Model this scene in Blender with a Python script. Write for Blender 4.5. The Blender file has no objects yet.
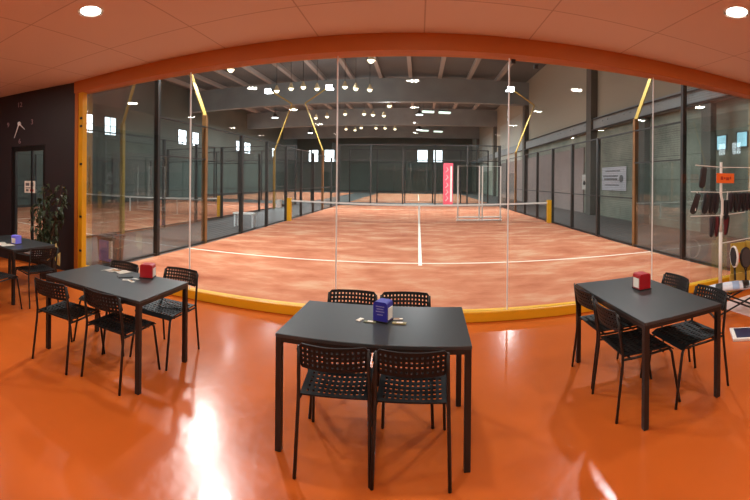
import bpy, bmesh, math, random
from mathutils import Vector, Matrix, noise
PI = math.pi
random.seed(7)
scene = bpy.context.scene
col = scene.collection

# ------------------------------------------------------------------ materials
def srgb(r, g, b):
    f = lambda c: (c/255/12.92) if c/255 <= .04045 else ((c/255+.055)/1.055)**2.4
    return (f(r), f(g), f(b), 1)

def mat(name, c, rough=.5, metal=0, noise_amt=0, noise_scale=20, bump=0, bump_scale=80, coat=0, spec=.5):
    m = bpy.data.materials.new(name); m.use_nodes = True
    nt = m.node_tree; b = nt.nodes['Principled BSDF']
    b.inputs['Base Color'].default_value = c
    b.inputs['Roughness'].default_value = rough
    b.inputs['Metallic'].default_value = metal
    b.inputs['Coat Weight'].default_value = coat
    b.inputs['Coat Roughness'].default_value = .08
    b.inputs['Specular IOR Level'].default_value = spec
    tc = nt.nodes.new('ShaderNodeTexCoord')
    nz = nt.nodes.new('ShaderNodeTexNoise'); nz.inputs['Scale'].default_value = noise_scale
    nz.inputs['Detail'].default_value = 5
    nt.links.new(tc.outputs['Object'], nz.inputs['Vector'])
    rp = nt.nodes.new('ShaderNodeValToRGB')
    k = 1-noise_amt
    rp.color_ramp.elements[0].position = .3; rp.color_ramp.elements[1].position = .7
    rp.color_ramp.elements[0].color = (c[0]*k, c[1]*k, c[2]*k, 1)
    k = 1+noise_amt*.6
    rp.color_ramp.elements[1].color = (min(1, c[0]*k), min(1, c[1]*k), min(1, c[2]*k), 1)
    nt.links.new(nz.outputs['Fac'], rp.inputs['Fac'])
    nt.links.new(rp.outputs['Color'], b.inputs['Base Color'])
    if bump:
        n2 = nt.nodes.new('ShaderNodeTexNoise'); n2.inputs['Scale'].default_value = bump_scale
        n2.inputs['Detail'].default_value = 3
        nt.links.new(tc.outputs['Object'], n2.inputs['Vector'])
        bp = nt.nodes.new('ShaderNodeBump'); bp.inputs['Strength'].default_value = bump
        bp.inputs['Distance'].default_value = .01
        nt.links.new(n2.outputs['Fac'], bp.inputs['Height'])
        nt.links.new(bp.outputs['Normal'], b.inputs['Normal'])
    return m

def emit(name, c, s):
    m = bpy.data.materials.new(name); m.use_nodes = True
    nt = m.node_tree; nt.nodes.clear()
    e = nt.nodes.new('ShaderNodeEmission'); e.inputs[0].default_value = c; e.inputs[1].default_value = s
    o = nt.nodes.new('ShaderNodeOutputMaterial'); nt.links.new(e.outputs[0], o.inputs[0])
    return m

def thin_glass(name, tint, refl=1.0):
    m = bpy.data.materials.new(name); m.use_nodes = True
    nt = m.node_tree; nt.nodes.clear()
    t = nt.nodes.new('ShaderNodeBsdfTransparent'); t.inputs[0].default_value = tint
    g = nt.nodes.new('ShaderNodeBsdfGlossy'); g.inputs['Roughness'].default_value = .01
    lw = nt.nodes.new('ShaderNodeFresnel'); lw.inputs[0].default_value = 1.45
    mu = nt.nodes.new('ShaderNodeMath'); mu.operation = 'MULTIPLY'; mu.inputs[1].default_value = refl
    mx = nt.nodes.new('ShaderNodeMixShader'); o = nt.nodes.new('ShaderNodeOutputMaterial')
    nt.links.new(lw.outputs[0], mu.inputs[0]); nt.links.new(mu.outputs[0], mx.inputs[0])
    nt.links.new(t.outputs[0], mx.inputs[1]); nt.links.new(g.outputs[0], mx.inputs[2])
    nt.links.new(mx.outputs[0], o.inputs[0])
    return m

def wire_mesh(name, c, pitch, duty, axis='XZ'):
    """square wire mesh: wires of colour c, open between"""
    m = bpy.data.materials.new(name); m.use_nodes = True
    nt = m.node_tree; b = nt.nodes['Principled BSDF']; b.inputs['Base Color'].default_value = c
    b.inputs['Roughness'].default_value = .6
    tc = nt.nodes.new('ShaderNodeTexCoord'); sp = nt.nodes.new('ShaderNodeSeparateXYZ')
    nt.links.new(tc.outputs['Object'], sp.inputs[0])
    outs = []
    for ax in axis:
        a = nt.nodes.new('ShaderNodeMath'); a.operation = 'MULTIPLY'; a.inputs[1].default_value = 1/pitch
        f = nt.nodes.new('ShaderNodeMath'); f.operation = 'FRACT'
        l = nt.nodes.new('ShaderNodeMath'); l.operation = 'LESS_THAN'; l.inputs[1].default_value = duty
        nt.links.new(sp.outputs['XYZ'.index(ax)], a.inputs[0]); nt.links.new(a.outputs[0], f.inputs[0])
        nt.links.new(f.outputs[0], l.inputs[0]); outs.append(l.outputs[0])
    mx = nt.nodes.new('ShaderNodeMath'); mx.operation = 'MAXIMUM'
    nt.links.new(outs[0], mx.inputs[0]); nt.links.new(outs[1], mx.inputs[1])
    nt.links.new(mx.outputs[0], b.inputs['Alpha'])
    return m

def epoxy():
    m = mat('orange epoxy floor', srgb(198, 98, 37), .36, noise_amt=.10, noise_scale=1.3, coat=.2, spec=.4)
    nt = m.node_tree; b = nt.nodes['Principled BSDF']
    tc = nt.nodes['Texture Coordinate']
    n1 = nt.nodes.new('ShaderNodeTexNoise'); n1.inputs['Scale'].default_value = 14; n1.inputs['Detail'].default_value = 6
    nt.links.new(tc.outputs['Object'], n1.inputs['Vector'])
    mr = nt.nodes.new('ShaderNodeMapRange'); mr.inputs[3].default_value = .17; mr.inputs[4].default_value = .29
    nt.links.new(n1.outputs['Fac'], mr.inputs[0]); nt.links.new(mr.outputs[0], b.inputs['Roughness'])
    b.inputs['Coat Roughness'].default_value = .13
    bp = nt.nodes.new('ShaderNodeBump'); bp.inputs['Strength'].default_value = .22; bp.inputs['Distance'].default_value = .004
    n2 = nt.nodes.new('ShaderNodeTexNoise'); n2.inputs['Scale'].default_value = 15; n2.inputs['Detail'].default_value = 1
    nt.links.new(tc.outputs['Object'], n2.inputs['Vector'])
    nt.links.new(n2.outputs['Fac'], bp.inputs['Height'])
    nt.links.new(bp.outputs['Normal'], b.inputs['Normal']); nt.links.new(bp.outputs['Normal'], b.inputs['Coat Normal'])
    return m

def clay():
    m = bpy.data.materials.new('sanded terracotta turf'); m.use_nodes = True
    nt = m.node_tree; b = nt.nodes['Principled BSDF']; b.inputs['Roughness'].default_value = .95
    b.inputs['Specular IOR Level'].default_value = .15
    tc = nt.nodes.new('ShaderNodeTexCoord'); mp = nt.nodes.new('ShaderNodeMapping')
    mp.inputs['Scale'].default_value = (.55, .9, 1)
    nt.links.new(tc.outputs['Object'], mp.inputs[0])
    n1 = nt.nodes.new('ShaderNodeTexNoise'); n1.inputs['Scale'].default_value = 1.9; n1.inputs['Detail'].default_value = 9
    n1.inputs['Roughness'].default_value = .62
    nt.links.new(mp.outputs[0], n1.inputs['Vector'])
    rp = nt.nodes.new('ShaderNodeValToRGB'); e = rp.color_ramp.elements
    e[0].position = .30; e[0].color = srgb(166, 94, 66)
    e[1].position = .74; e[1].color = srgb(210, 168, 134)
    x = rp.color_ramp.elements.new(.5); x.color = srgb(192, 122, 90)
    nt.links.new(n1.outputs['Fac'], rp.inputs['Fac'])
    nt.links.new(rp.outputs['Color'], b.inputs['Base Color'])
    return m

def concrete_wall():
    m = bpy.data.materials.new('grey cast concrete wall'); m.use_nodes = True
    nt = m.node_tree; b = nt.nodes['Principled BSDF']; b.inputs['Roughness'].default_value = .85
    tc = nt.nodes.new('ShaderNodeTexCoord'); sp = nt.nodes.new('ShaderNodeSeparateXYZ')
    nt.links.new(tc.outputs['Object'], sp.inputs[0])
    n1 = nt.nodes.new('ShaderNodeTexNoise'); n1.inputs['Scale'].default_value = .7; n1.inputs['Detail'].default_value = 8
    n1.inputs['Roughness'].default_value = .65
    nt.links.new(tc.outputs['Object'], n1.inputs['Vector'])
    rp = nt.nodes.new('ShaderNodeValToRGB'); e = rp.color_ramp.elements
    e[0].position = .32; e[0].color = srgb(112, 120, 108); e[1].position = .68; e[1].color = srgb(156, 162, 146)
    nt.links.new(n1.outputs['Fac'], rp.inputs['Fac'])
    up = nt.nodes.new('ShaderNodeRGB'); up.outputs[0].default_value = srgb(172, 166, 148)
    gt = nt.nodes.new('ShaderNodeMath'); gt.operation = 'GREATER_THAN'; gt.inputs[1].default_value = 4.9
    nt.links.new(sp.outputs[2], gt.inputs[0])
    mx = nt.nodes.new('ShaderNodeMixRGB'); nt.links.new(gt.outputs[0], mx.inputs[0])
    nt.links.new(rp.outputs[0], mx.inputs[1]); nt.links.new(up.outputs[0], mx.inputs[2])
    # horizontal board joints every 0.62 m
    a = nt.nodes.new('ShaderNodeMath'); a.operation = 'MULTIPLY'; a.inputs[1].default_value = 1/.9
    f = nt.nodes.new('ShaderNodeMath'); f.operation = 'FRACT'
    l = nt.nodes.new('ShaderNodeMath'); l.operation = 'LESS_THAN'; l.inputs[1].default_value = .03
    nt.links.new(sp.outputs[2], a.inputs[0]); nt.links.new(a.outputs[0], f.inputs[0]); nt.links.new(f.outputs[0], l.inputs[0])
    lt = nt.nodes.new('ShaderNodeMath'); lt.operation = 'LESS_THAN'; lt.inputs[1].default_value = 4.2
    nt.links.new(sp.outputs[2], lt.inputs[0])
    mu = nt.nodes.new('ShaderNodeMath'); mu.operation = 'MULTIPLY'
    nt.links.new(l.outputs[0], mu.inputs[0]); nt.links.new(lt.outputs[0], mu.inputs[1])
    mu2 = nt.nodes.new('ShaderNodeMath'); mu2.operation = 'MULTIPLY'; mu2.inputs[1].default_value = .5
    nt.links.new(mu.outputs[0], mu2.inputs[0])
    m2 = nt.nodes.new('ShaderNodeMixRGB'); m2.inputs[2].default_value = srgb(80, 80, 74)
    nt.links.new(mu2.outputs[0], m2.inputs[0]); nt.links.new(mx.outputs[0], m2.inputs[1])
    nt.links.new(m2.outputs[0], b.inputs['Base Color'])
    return m

def tile_ceiling():
    m = mat('pale panelled ceiling', srgb(226, 214, 208), .8, noise_amt=.02, noise_scale=2)
    nt = m.node_tree; b = nt.nodes['Principled BSDF']; tc = nt.nodes['Texture Coordinate']
    br = nt.nodes.new('ShaderNodeTexBrick'); br.offset = 0
    br.inputs['Color1'].default_value = srgb(226, 212, 205); br.inputs['Color2'].default_value = srgb(223, 208, 200)
    br.inputs['Mortar'].default_value = srgb(190, 172, 162)
    br.inputs['Scale'].default_value = 1; br.inputs['Mortar Size'].default_value = .008
    br.inputs['Brick Width'].default_value = 1.2; br.inputs['Row Height'].default_value = 1.2
    nt.links.new(tc.outputs['Object'], br.inputs['Vector'])
    nt.links.new(br.outputs['Color'], b.inputs['Base Color'])
    return m

M = dict(
    epoxy=epoxy(), clay=clay(), concrete=concrete_wall(), ceiling=tile_ceiling(),
    grey_floor=mat('dark grey concrete floor', srgb(84, 82, 79), .6, noise_amt=.15, noise_scale=1.2),
    black_wall=mat('black painted wall', srgb(40, 33, 38), .6, noise_amt=.05, noise_scale=3),
    orange=mat('orange painted beam', srgb(190, 112, 44), .5, noise_amt=.05, noise_scale=2),
    yellow=mat('yellow painted steel', srgb(232, 172, 24), .4, noise_amt=.06, noise_scale=5),
    post=mat('charcoal painted steel', srgb(48, 48, 46), .5),
    white=mat('white paint', srgb(235, 232, 225), .5, noise_amt=.03),
    line=mat('white court line', srgb(250, 242, 225), .8, noise_amt=.06, noise_scale=9),
    glass=thin_glass('clear window glass', (.965, .98, .975, 1), .38),
    court_glass=thin_glass('toughened court glass', (.91, .95, .952, 1), .3),
    seal=mat('pale glass seal', srgb(238, 242, 242), .3),
    fence=wire_mesh('dark green wire mesh', srgb(50, 56, 54), .05, .10, 'YZ'),
    fence_x=wire_mesh('dark wire mesh', srgb(50, 56, 54), .05, .10, 'XZ'),
    net=wire_mesh('dark knotted net', srgb(60, 45, 40), .045, .16, 'XZ'),
    roof=mat('dark roof sheeting', srgb(112, 120, 122), .8, noise_amt=.1, noise_scale=.6),
    girder=mat('grey concrete girder', srgb(150, 158, 158), .8, noise_amt=.12, noise_scale=.8),
    rib=mat('pale roof rib', srgb(182, 178, 172), .8),
    hall_dark=mat('dark green grey hall wall', srgb(104, 112, 104), .85, noise_amt=.12, noise_scale=.5),
    column=mat('dark concrete column', srgb(98, 97, 90), .85, noise_amt=.1, noise_scale=2),
    daylight=emit('daylit frosted pane', (.85, .94, 1, 1), 5),
    daylight_blue=emit('pale blue daylit pane', (.42, .76, .88, 1), 2.0),
    lamp=emit('lit floodlight', (.93, .97, 1, 1), 14),
    tube=emit('greenish fluorescent tube', (.85, 1, .86, 1), 1.6),
    bulb=emit('warm lit bulb', (1, .88, .62, 1), 4),
    downlight=emit('lit downlight', (1, .93, .82, 1), 16),
    black=mat('black powder coated steel', srgb(22, 21, 21), .42, noise_amt=.05),
    plastic=mat('black chair plastic', srgb(20, 19, 20), .55, spec=.3),
    top=mat('black table laminate', srgb(52, 56, 58), .36, noise_amt=.05, noise_scale=40),
    red=mat('red plastic', srgb(170, 22, 34), .35), blue=mat('deep blue plastic', srgb(46, 46, 158), .4),
    purple=mat('violet blue plastic', srgb(124, 124, 245), .4),
    paper=mat('white paper', srgb(240, 238, 228), .8, noise_amt=.03),
    print_ink=mat('printed tan ink', srgb(170, 130, 90), .8), grey=mat('grey ink', srgb(110, 112, 116), .8),
    leaf=mat('dark green leaves', srgb(48, 64, 36), .5, noise_amt=.35, noise_scale=9),
    pale_leaf=mat('pale yellow dry leaf', srgb(222, 208, 140), .7, noise_amt=.1),
    bark=mat('brown bark', srgb(86, 62, 44), .8, noise_amt=.2), pot=mat('black plastic pot', srgb(36, 32, 32), .6),
    tag=mat('orange card', srgb(238, 108, 30), .6), tagink=mat('dark red ink', srgb(170, 55, 20), .7),
    shoe=mat('black shoe fabric', srgb(24, 22, 26), .7, noise_amt=.2), shoe_red=mat('dark red shoe fabric', srgb(96, 30, 36), .7, noise_amt=.2),
    shoe_purple=mat('dark plum shoe fabric', srgb(42, 32, 40), .7, noise_amt=.2),
    sole=mat('grey rubber sole', srgb(44, 40, 42), .7), yellow_card=mat('yellow printed card', srgb(196, 164, 70), .6, noise_amt=.15, noise_scale=6),
    silver=mat('brushed metal', srgb(190, 190, 190), .3, metal=.8),
    pink=mat('pink red banner cloth', srgb(226, 90, 110), .7, noise_amt=.15, noise_scale=3),
    bin=mat('dark grey plastic', srgb(72, 66, 66), .6), navy=mat('navy printed card', srgb(38, 40, 74), .5),
    bagblue=mat('pale blue bag fabric', srgb(150, 170, 200), .6),
)

# ------------------------------------------------------------------ geometry helpers
def box(bm, c, s, R=None):
    r = bmesh.ops.create_cube(bm, size=1)
    vs = r['verts']
    for v in vs:
        v.co = Vector((v.co.x*s[0], v.co.y*s[1], v.co.z*s[2]))
        if R is not None: v.co = R @ v.co
        v.co += Vector(c)
    return vs

def bx(bm, x0, x1, y0, y1, z0, z1): return box(bm, ((x0+x1)/2, (y0+y1)/2, (z0+z1)/2), (x1-x0, y1-y0, z1-z0))

def tube(bm, pts, r, n=8):
    pts = [Vector(p) for p in pts]; rings = []
    rr = r if isinstance(r, (list, tuple)) else [r]*len(pts)
    for i, p in enumerate(pts):
        d = (pts[min(i+1, len(pts)-1)]-pts[max(i-1, 0)]).normalized()
        a = d.cross(Vector((1, 0, 0)) if abs(d.x) < .8 else Vector((0, 1, 0))).normalized(); b = d.cross(a)
        rings.append([bm.verts.new(p+rr[i]*(a*math.cos(2*PI*k/n)+b*math.sin(2*PI*k/n))) for k in range(n)])
    for A, B in zip(rings, rings[1:]):
        for k in range(n): bm.faces.new((A[k], A[(k+1) % n], B[(k+1) % n], B[k]))
    bm.faces.new(rings[0][::-1]); bm.faces.new(rings[-1])

def lathe(bm, prof, c=(0, 0, 0), n=20, cap=True):
    rings = [[bm.verts.new((c[0]+r*math.cos(2*PI*k/n), c[1]+r*math.sin(2*PI*k/n), c[2]+z)) for k in range(n)] for r, z in prof]
    for A, B in zip(rings, rings[1:]):
        for k in range(n): bm.faces.new((A[k], A[(k+1) % n], B[(k+1) % n], B[k]))
    if cap: bm.faces.new(rings[0][::-1]); bm.faces.new(rings[-1])

def new(): return bmesh.new()

def obj(name, bm, m, parent=None, bevel=0, smooth=False, loc=None, rot=None):
    bmesh.ops.recalc_face_normals(bm, faces=bm.faces)
    me = bpy.data.meshes.new(name)
    if smooth:
        for f in bm.faces: f.smooth = True
    bm.to_mesh(me); bm.free()
    me.materials.append(m)
    o = bpy.data.objects.new(name, me); col.objects.link(o)
    if parent: o.parent = parent
    if loc: o.location = loc
    if rot: o.rotation_euler = rot
    if bevel:
        b = o.modifiers.new('bevel', 'BEVEL'); b.width = bevel; b.segments = 2; b.limit_method = 'ANGLE'
    return o

def B(name, dims, m, parent=None, bevel=0, **k):
    bm = new(); bx(bm, *dims); return obj(name, bm, m, parent, bevel, **k)

def tag(o, label, cat, group=None, kind=None):
    o['label'] = label
    if cat: o['category'] = cat
    if group: o['group'] = group
    if kind: o['kind'] = kind
    return o

def thing(name, label, cat, loc=(0, 0, 0), rz=0, group=None):
    o = bpy.data.objects.new(name, None); col.objects.link(o)
    o.location = loc; o.rotation_euler = (0, 0, rz); o.empty_display_size = .1
    return tag(o, label, cat, group)

def struct(o, label, cat): return tag(o, label, cat, None, 'structure')

def dup(root, loc, rz, label, group=None, rot=None):
    r = root.copy(); col.objects.link(r); r.location = loc; r.rotation_euler = rot or (0, 0, rz)
    r['label'] = label
    if group: r['group'] = group
    for ch in root.children:
        c = ch.copy(); col.objects.link(c); c.parent = r
        for g in ch.children:
            d = g.copy(); col.objects.link(d); d.parent = c
    return r

def light(kind, loc, power, colr=(1, 1, 1), size=.3, aim=None, parent=None, spot=None):
    l = bpy.data.lights.new('light', kind); l.energy = power; l.color = colr
    if kind == 'AREA': l.shape = 'DISK'; l.size = size
    elif kind in ('POINT', 'SPOT'): l.shadow_soft_size = size
    if spot: l.spot_size = spot; l.spot_blend = .6
    o = bpy.data.objects.new('light', l); col.objects.link(o); o.location = loc
    if aim is not None: o.rotation_euler = (Vector(aim)-Vector(loc)).to_track_quat('-Z', 'Y').to_euler()
    if parent: o.parent = parent
    return o

# ------------------------------------------------------------------ main dimensions (metres)
GY = 4.53                 # glass wall
XR, XL, YF, ZR = 8.4, -19.5, 62.0, 10.0
ZC = 3.42                 # bar ceiling
CZ = .05                  # court level
C2 = -12.9                # centre line of the neighbouring court

# ------------------------------------------------------------------ setting: bar room
struct(B('floor', (-9.2, 8.6, -6, GY+.1, -.1, 0), M['epoxy']), 'glossy orange epoxy floor of the bar', 'floor')
struct(B('ceiling', (-9.2, 8.6, -6, GY-.1, ZC, ZC+.12), M['ceiling']), 'pinkish panelled ceiling over the bar', 'ceiling')
struct(B('wall_back', (-9.2, 8.6, -6.15, -6, 0, ZC), mat('warm white wall', srgb(225, 205, 190), .7)), 'pale wall at the back of the bar', 'wall')
struct(B('wall_side', (-9.35, -9.2, -6, 3.6, 0, ZC), M['black_wall']), 'black side wall of the bar', 'wall')
beam = struct(B('trim_top', (-5.25, 5.4, GY-.12, GY+.12, 3.22, ZC), M['orange'], bevel=.006), 'orange beam running above the glass wall', 'beam')
struct(B('trim_left', (-5.25, -5.175, GY-.10, GY+.12, 0, 3.22), M['orange'], bevel=.004), 'orange upright trim at the left end of the glass wall', 'trim')
struct(B('trim_right', (5.175, 5.25, GY-.10, GY+.12, 0, 3.22), M['orange'], bevel=.004), 'orange upright trim at the right end of the glass wall', 'trim')
struct(B('trim_bottom', (-5.14, 5.14, GY-.01, GY+.12, 0, .125), M['yellow'], bevel=.012), 'yellow steel curb along the foot of the glass wall', 'curb')
struct(B('wall_corner', (5.25, XR, GY-.1, GY+.1, 0, ZC), M['black_wall']), 'black wall right of the glass', 'wall')

# yellow posts that clamp the ends of the glass wall
for s, w in ((-1, 'left'), (1, 'right')):
    p = thing('frame_post', 'yellow steel post clamping the %s end of the glass wall' % w, 'post', (s*5.125, GY-.03, 0))
    B('post', (-.05, .05, -.05, .06, 0, 3.22), M['yellow'], p, .006)
    for z in (.42, 1.02, 1.95, 2.62, 2.76):
        B('clamp', (-s*.03-.025, -s*.03+.025, -.07, -.05, z-.02, z+.02), M['black'], p, .004)

# glass wall: five panes of two metres
for k in range(5):
    x0 = -5+2*k; xa = -.07 if k == 0 else .006; xb = 2.07 if k == 4 else 1.994
    g = thing('glass_panel', ['first glass panel from the left, beside the yellow post', 'second glass panel from the left, with a bent yellow mast behind',
        'middle glass panel, above the centre table', 'second glass panel from the right', 'rightmost glass panel, behind the shoe rack'][k], 'glass panel', (x0, GY+.03, .125))
    B('pane', (xa, xb, 0, .01, 0, 3.1), M['glass'], g)
    if k: B('seal', (-(.004 if k == 4 else .007), (.004 if k == 4 else .007), -.004, .014, 0, 3.1), M['seal'], g)
    if k == 3:
        for x, z in ((.02, 3.03), (.30, 2.99)): B('clip', (x, x+.05, -.02, 0, z, z+.05), M['black'], g)

# black wall on the left with its glass door, turned a little towards the room
wa = PI+math.radians(12)
def on_wall(u, v, z):   # u metres to the left along the wall, v metres into the room
    d = Vector((math.cos(wa), math.sin(wa), 0)); n = Vector((-d.y, d.x, 0))
    return Vector((-5.245, 4.45, z))+d*u+n*v
bm = new(); bx(bm, 0, .70, -.15, 0, 0, ZC); bx(bm, 1.60, 4.2, -.15, 0, 0, ZC); bx(bm, .70, 1.60, -.15, 0, 2.34, ZC)
struct(obj('wall_left', bm, M['black_wall'], loc=on_wall(0, 0, 0), rot=(0, 0, wa)), 'black wall left of the glass, with a clock and a glass door', 'wall')
d = thing('door_1', 'black framed glass door in the black wall, court seen through it', 'door', on_wall(1.15, 0, 0), wa); d['kind'] = 'structure'
bm = new(); bx(bm, -.445, -.37, -.1, -.03, .01, 2.33); bx(bm, .37, .445, -.1, -.03, .01, 2.33); bx(bm, -.37, .37, -.1, -.03, 2.24, 2.33); bx(bm, -.37, .37, -.1, -.03, .01, .14); bx(bm, -.09, -.05, -.09, -.04, .14, 2.24)
obj('door_frame', bm, M['black'], d, .003)
B('pane', (-.37, .37, -.07, -.062, .14, 2.24), M['glass'], d)
bm = new(); tube(bm, [(-.33, -.03, .95), (-.33, .02, .95), (-.33, .02, 1.2), (-.33, -.03, 1.2)], .011); obj('handle', bm, M['silver'], d, smooth=True)
n = thing('paper_notice', 'white paper notice taped to the glass door', 'notice', on_wall(1.15, -.055, 1.40), wa)
B('sheet', (-.15, .13, 0, .003, 0, .24), M['paper'], n)
bm = new(); bx(bm, -.11, -.03, .003, .004, .13, .21); bx(bm, .0, .1, .003, .004, .14, .2); bx(bm, -.1, .1, .003, .004, .09, .11); bx(bm, .02, .09, .003, .004, .03, .075)
obj('print', bm, M['grey'], n)
bm = new(); bx(bm, -.11, -.02, .003, .0045, .03, .075); obj('red_print', bm, M['red'], n)

# wall clock: numerals stuck on the wall, two hands
ck = thing('wall_clock', 'large frameless clock with stuck on numerals and pale hands on black wall', 'clock', on_wall(1.36, .004, 2.80), wa)
def numeral(t, x, z, m):
    c = bpy.data.curves.new('numeral', 'FONT'); c.body = t; c.size = .14; c.align_x = 'CENTER'; c.align_y = 'CENTER'; c.extrude = .003
    c.materials.append(m)
    tmp = bpy.data.objects.new('tmp', c); me = bpy.data.meshes.new_from_object(tmp); bpy.data.objects.remove(tmp)
    o = bpy.data.objects.new('numeral', me); col.objects.link(o); o.parent = ck
    o.location = (x, .004, z); o.rotation_euler = (PI/2, 0, PI)
numm = mat('dull grey numeral', srgb(150, 122, 128), .5); hand = mat('polished clock hand', srgb(235, 235, 238), .35)
for t, x, z in (('12', 0, .38), ('3', -.33, 0), ('6', 0, -.36), ('9', .33, 0)): numeral(t, x, z, numm)
bm = new(); tube(bm, [(0, 0, 0), (0, .03, 0)], .035, 16); obj('hub', bm, hand, ck)
for nm, a, ln_ in (('minute_hand', math.radians(205), .31), ('hour_hand', math.radians(130), .2)):
    bm = new(); vs = [bm.verts.new((x, y, z)) for x, y, z in ((-.016, .02, -.04), (.016, .02, -.04), (.004, .02, ln_), (-.004, .02, ln_))]
    f = bm.faces.new(vs); r = bmesh.ops.extrude_face_region(bm, geom=[f])
    for v in r['geom']:
        if isinstance(v, bmesh.types.BMVert): v.co.y += .006
    obj(nm, bm, hand, ck, rot=(0, -a, 0))

# ------------------------------------------------------------------ setting: sports hall
struct(B('floor_hall', (XL, XR, GY+.12, YF, -.1, .03), M['grey_floor']), 'dark grey concrete floor of the sports hall', 'floor')
def court(name, x0, x1, y0, y1, label):
    o = struct(B(name, (x0, x1, y0, y1, .03, CZ), M['clay']), label, 'floor')
    return o
court('floor_court', -5, 5, GY+.12, GY+20, 'sandy terracotta court surface behind the glass')
court('floor_side_court', C2-5, C2+5, GY+.12, GY+20, 'terracotta surface of the neighbouring court')
court('floor_far_court', -5, 5, 28.5, 48.5, 'terracotta surface of the court beyond the far fence')
court('floor_corner_court', C2-5, C2+5, 28.5, 48.5, 'terracotta surface of the far left court')
def lines(cx, y0, label):
    bm = new()
    for y in (y0+3.05, y0+16.95): bx(bm, cx-5, cx+5, y-.028, y+.028, CZ, CZ+.004)
    bx(bm, cx-.035, cx+.035, y0+2.85, y0+17.15, CZ+.001, CZ+.006)
    struct(obj('floor_marking', bm, M['line']), label, 'court lines')
lines(0, GY, 'white service and centre lines on the main court')
lines(C2, GY, 'white service and centre lines on the neighbouring court')
lines(0, 28.5, 'white lines on the court beyond the far fence')

struct(B('wall_right', (XR, XR+.2, -6, YF, 0, ZR), M['concrete']), 'grey concrete side wall of the hall, beige above the ledge', 'wall')
struct(B('wall_outer', (XL-.2, XL, GY, YF, 0, ZR), M['hall_dark']), 'dark grey green wall on the far left of the hall', 'wall')
struct(B('wall_far', (XL, XR, YF, YF+.2, 0, ZR), M['hall_dark']), 'dark wall at the far end of the hall', 'wall')
bm = new(); bx(bm, XL, XR, GY, GY+.12, ZC, ZR); bx(bm, XL, -9.3, GY, GY+.12, 0, ZC)
struct(obj('wall_front', bm, M['hall_dark']), 'hall wall above the bar', 'wall')
struct(B('ceiling_hall', (XL, XR, GY, YF, ZR, ZR+.15), M['roof']), 'dark roof of the sports hall', 'ceiling')
for i, y in enumerate((17.8, 30, 42.5, 55)):
    struct(B('beam', (XL, XR-.0, y-.25, y+.25, 7.9, 9.75), M['girder']), ['nearest', 'second', 'third', 'fourth'][i]+' deep concrete girder across the hall roof', 'beam')
    struct(B('column', (XR-.35, XR, y-.28, y+.28, 0, 7.9), M['column']), ['nearest', 'second', 'third', 'fourth'][i]+' tall concrete column on the right hall wall', 'column')
k = 0
x = XL+1.2
while x < XR-.5:
    bm = new(); bx(bm, x-.13, x+.13, GY+.2, YF, 9.72, ZR)
    struct(obj('beam', bm, M['rib']), 'pale roof rib running down the hall, number %d from the outer wall' % (k+1), 'beam')
    x += 2.2; k += 1
for i, y in enumerate((13.05, 9.3)):
    struct(B('column', (XR-.25, XR, y-.22, y+.22, 0, 4.3), M['column']), ['short concrete column right of the white banner', 'short concrete column nearest the glass, by the blue panes'][i], 'column')
bm = new(); bx(bm, XR-.22, XR, GY+.2, YF, 4.35, 4.95)
for y in range(8, 24, 2):
    for dy in (0, .5): tube(bm, [(XR-.24, y+dy, 4.7), (XR-.22, y+dy, 4.7)], .04)
struct(obj('trim_ledge', bm, M['girder']), 'concrete ledge along the right hall wall', 'ledge')
bm = new(); tube(bm, [(XR-.3, GY+.3, 4.78), (XR-.3, 30, 4.95)], .03); tube(bm, [(XR-.3, GY+.3, 4.38), (XR-.3, 30, 4.3)], .035)
tag(obj('wall_cable', bm, M['post']), 'pair of dark cables along the concrete ledge', 'cable')

# pale bays between the far columns
for i, (y0, y1) in enumerate(((32, 40.5), (45, 52))):
    struct(B('window_bay', (XR-.03, XR+.0, y0, y1, 3.0, 7.6), mat('pale bay panel %d' % i, srgb(178, 180, 168), .6)), ['pale panel bay between second and third column', 'pale panel bay between third and fourth column'][i], 'panel')
struct(B('wall_panel', (XR-.06, XR-.01, 19, 41, .03, 3.6), mat('bounce tinted wall panel', srgb(150, 136, 130), .8, noise_amt=.08, noise_scale=1)), 'lower panelling on the right wall, coloured with pink court bounce', 'panel')  # pink of light bounced off the court is put into the panel colour

# windows of the hall: each a lit pane in a frame
def window(nm, label, m, c, w, h, face):
    o = thing(nm, label, 'window', c, {'x': 0, 'far': PI/2, '-x': PI}[face]); o['kind'] = 'structure'
    B('pane', (.0, .02, -w/2, w/2, -h/2, h/2), m, o)
    bm = new(); t = .02 if face == '-x' else .05
    for a in ((-w/2-t, w/2+t, h/2, h/2+t), (-w/2-t, w/2+t, -h/2-t, -h/2), (-w/2-t, -w/2, -h/2, h/2), (w/2, w/2+t, -h/2, h/2))+(() if face == '-x' else ((-w/2, w/2, -.02, .02), (-.02, .02, -h/2, h/2))):
        bx(bm, 0, .05, *a)
    obj('window_frame', bm, M['post'], o)
for i, (y, w) in enumerate(((17.7, .8), (19.8, 1.1), (28.75, 1.2), (30.9, 1.0), (40.1, 1.5), (42.3, 1.6), (51, 1.3))):
    window('window_%d' % (i+1), 'high bright window in the outer left wall, %s from the bar' % ['first', 'second', 'third', 'fourth', 'fifth', 'sixth', 'seventh'][i], M['daylight'], (XL+.01, y, 5.5), w, 1.25, 'x')
for i, x in enumerate((-16.8, -14.15, .6, 2.93)):
    window('window_%d' % (i+8), 'bright window in the far hall wall, %s from the left' % ['first', 'second', 'third', 'fourth'][i], M['daylight'], (x, YF-.01, 5.75), 1.5, 1.9, 'far')
for i, (y, z) in enumerate(((8.8, 3.0), (7.94, 3.04))):
    window('window_%d' % (i+12), ['small pale blue pane in the concrete wall, beside the short column', 'small pale blue pane in the concrete wall, farther right of the two'][i], M['daylight_blue'], (XR-.01, y, z), .42, .44, '-x')

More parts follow.
